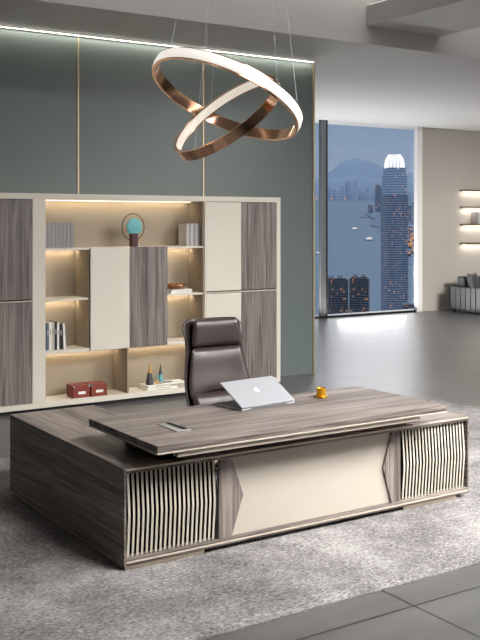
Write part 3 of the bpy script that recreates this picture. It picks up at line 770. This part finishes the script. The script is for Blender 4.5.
m.build('mullion_ribs', 'mid_facade', tw)
# apartment blocks below
for (u0, u1, vt, rz, lb) in ((324, 347.5, 279, .12, 'left of two dark apartment towers low in the window'), (348.5, 370.5, 278, -.2, 'right of two dark apartment towers low in the window')):
    t, k, dp, h = tower_boxes('apartment_tower', u0, u1, vt, 900, 20, 'block_facade', None, lb, 'building', 'dark apartment towers by the water', rz=rz)
    m = MB()
    for i in range(7): a0 = -k/2+k*i/7; m.box(a0+.2, a0+k/7*.55, -dp/2-.8, -dp/2-.01, 0, h-2)
    m.build('bay_columns', 'block_facade', t)
    m = MB()
    m.box(-k*.42, k*.42, -dp*.4, dp*.4, h+.01, h+1.2)
    m.build('parapet', 'block_facade', t)
    for q in (-.22, .2): MB().box(q*k-2.2, q*k+2.2, -2, 2, h+1.21, h+3.6).build('roof_house', 'roof_pale', t)
t, k, dp, h = tower_boxes('podium_building', 402, 424, 304, 1250, 26, 'block_facade', 2.5, 'low dark building at the foot of the tallest skyscraper', 'building', rz=-.1)
t, k, dp, h = tower_boxes('podium_building', 371.5, 386, 312, 1450, 20, 'shore_facade', 1, 'low waterfront building left of the tall tower foot', 'building', rz=.1)
# waterfront behind the tower
# shore headland
def headland(name, pts, d0, h, lab):
    m = MB(); P = []
    for (u, v) in pts:
        # point on the harbour surface at this bearing
        k_ = (222.6-v)/f_; dd = (-150-SB*1500)/(k_-SB)
        p = F*dd+R*((u-240)/f_*dd); P.append((p.x, p.y, sea_z(dd)))
    A = [m.bm.verts.new((x, y, z-2)) for x, y, z in P]; B = [m.bm.verts.new((x, y, z+h)) for x, y, z in P]; n = len(P)
    m.bm.faces.new(B); m.bm.faces.new(A[::-1])
    for i in range(n): m.bm.faces.new([A[i], B[i], B[(i+1) % n], A[(i+1) % n]])
    return m.build(name, 'shore_ground')
tag(headland('headland', [(372, 222), (384, 240), (395, 262), (440, 270), (450, 205), (385, 200)], 0, 1.5, ''), 'built up shore headland behind the tall tower', 'shore')
def sea_d(v): return (-150-SB*1500)/((222.6-v)/f_-SB)
far = [(375, 381, 186, 212), (380.5, 384, 190, 216), (405.5, 411, 206, 222), (411.5, 418, 202, 224), (409, 414, 226, 238), (368, 373, 205, 213)]
for i, (u0, u1, vt, vb) in enumerate(far):
    dd = sea_d(vb)
    tower_boxes('waterfront_tower', u0, u1, vt, dd, (u1-u0)/f_*dd*.9, 'mid_facade', (1.5 if i else 12), ['gold topped tower left of the tall skyscraper', 'narrow tower touching the left side of the tall skyscraper', 'grey tower right of the skyscraper shaft', 'rightmost waterfront tower beside the window jamb', 'lower tower right of the skyscraper by the window jamb', 'small harbour building left of the gold topped tower'][i], 'building', 'waterfront towers beside the skyscraper', rz=.2, zb=sea_z(dd)+1.6)
for nq, (u0, u1, va, vb) in zip(('farthest', 'second farthest', 'middle', 'second nearest', 'nearest'), ((406.5, 411, 228, 236), (410, 416, 233, 242), (407, 412, 240, 249), (411.5, 417, 245, 254), (407, 411, 252, 257))):
    dd = sea_d(vb); tower_boxes('quay_building', u0, u1, va, dd, (u1-u0)/f_*dd, 'shore_facade', None, nq+' of the orange lit quayside buildings right of the skyscraper shaft', 'building', 'orange lit quayside buildings', rz=.15, zb=sea_z(dd)+1.6)
for pq, (ua, va, ub, vb) in zip(('middle', 'farthest', 'nearest'), ((361, 217.5, 374, 218.5), (366, 214, 374, 220), (372, 226, 384, 229))):
    A = wp(ua, va, sea_d(va)); B = wp(ub, vb, sea_d(vb)); dv = (B-A); n_ = Vector((-dv.y, dv.x, 0)).normalized()*8
    m = MB(); m.hexa([A-n_+Vector((0, 0, -1)), A+n_+Vector((0, 0, -1)), B+n_+Vector((0, 0, -1)), B-n_+Vector((0, 0, -1)), A-n_+Vector((0, 0, 4)), A+n_+Vector((0, 0, 4)), B+n_+Vector((0, 0, 4)), B-n_+Vector((0, 0, 4))])
    tag(m.build('pier', 'pier'), pq+' of three narrow grey piers left of the skyscraper', 'pier', 'harbour piers')
# ferries
def boat(u, v, L, lb, rz):
    dd = sea_d(v); c = wp(u, v, dd); t = thing('ferry', lb, 'boat', c, YAW+rz, 'harbour boats')
    s = L/f_*dd
    MB().prism([(-s/2, .12*s), (-s*.42, 0), (s*.42, 0), (s/2, .12*s)], 'y', -s*.12, s*.12).build('hull', 'pier', t)
    MB().box(-s*.36, s*.36, -s*.1, s*.1, .12*s+.01, .25*s).build('lower_deck', 'boat_white', t)
    MB().box(-s*.2, s*.26, -s*.08, s*.08, .25*s+.01, .38*s).build('upper_deck', 'boat_white', t)
    MB().tube([(0, 0, .38*s), (0, 0, .6*s)], s*.02, 6).build('mast', 'pier', t)
boat(354.5, 230, 7, 'white lit ferry in the middle of the harbour', .2)
boat(369, 240.5, 9, 'dark long boat with lights left of the skyscraper', -.1)
boat(320, 234, 5, 'small boat at the left edge of the window pane', .5)
boat(318, 254, 6, 'small boat low in the narrow left pane', .8)
# far shore city: rows of towers, and hills, with haze put into their pale colours
random.seed(3)
lt = [('hazy distant tower on the far shore')]
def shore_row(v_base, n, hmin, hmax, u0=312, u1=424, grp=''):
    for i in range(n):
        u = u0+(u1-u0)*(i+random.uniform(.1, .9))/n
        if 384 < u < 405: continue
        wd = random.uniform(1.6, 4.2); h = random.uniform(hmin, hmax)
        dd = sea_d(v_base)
        tower_boxes('distant_tower', u-wd/2, u+wd/2, v_base-h, dd*random.uniform(.985, 1.015), wd/f_*dd*.8, 'hazed_facade', None, grp[0], 'building', grp[1], zb=sea_z(dd)-150, rz=random.uniform(-.4, .4))
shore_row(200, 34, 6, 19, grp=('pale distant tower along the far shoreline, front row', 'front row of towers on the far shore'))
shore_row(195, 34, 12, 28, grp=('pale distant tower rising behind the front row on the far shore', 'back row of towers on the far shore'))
dd = sea_d(199.5)
A = wp(300, 199, dd); B = wp(440, 199, dd); Cc = wp(440, 188, 13500); Dd = wp(300, 188, 13500)
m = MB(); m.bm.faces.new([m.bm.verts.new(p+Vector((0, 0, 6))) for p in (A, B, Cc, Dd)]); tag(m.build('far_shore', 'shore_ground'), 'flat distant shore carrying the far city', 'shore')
for i in range(9):
    u = 316+i*4.1+random.uniform(-1, 1); p = wp(u, 199.6, dd*.985)
    m = MB(); m.lathe([(0, -9), (9, -7), (12, 0), (9, 7), (0, 9)], 10); o = m.build('quay_lamp', 'lamp_warm', loc=p+Vector((0, 0, 14)))
    tag(o, 'warm quay lamp at the water edge of the far shore', 'lamp', 'warm quay lamps along the far shore')
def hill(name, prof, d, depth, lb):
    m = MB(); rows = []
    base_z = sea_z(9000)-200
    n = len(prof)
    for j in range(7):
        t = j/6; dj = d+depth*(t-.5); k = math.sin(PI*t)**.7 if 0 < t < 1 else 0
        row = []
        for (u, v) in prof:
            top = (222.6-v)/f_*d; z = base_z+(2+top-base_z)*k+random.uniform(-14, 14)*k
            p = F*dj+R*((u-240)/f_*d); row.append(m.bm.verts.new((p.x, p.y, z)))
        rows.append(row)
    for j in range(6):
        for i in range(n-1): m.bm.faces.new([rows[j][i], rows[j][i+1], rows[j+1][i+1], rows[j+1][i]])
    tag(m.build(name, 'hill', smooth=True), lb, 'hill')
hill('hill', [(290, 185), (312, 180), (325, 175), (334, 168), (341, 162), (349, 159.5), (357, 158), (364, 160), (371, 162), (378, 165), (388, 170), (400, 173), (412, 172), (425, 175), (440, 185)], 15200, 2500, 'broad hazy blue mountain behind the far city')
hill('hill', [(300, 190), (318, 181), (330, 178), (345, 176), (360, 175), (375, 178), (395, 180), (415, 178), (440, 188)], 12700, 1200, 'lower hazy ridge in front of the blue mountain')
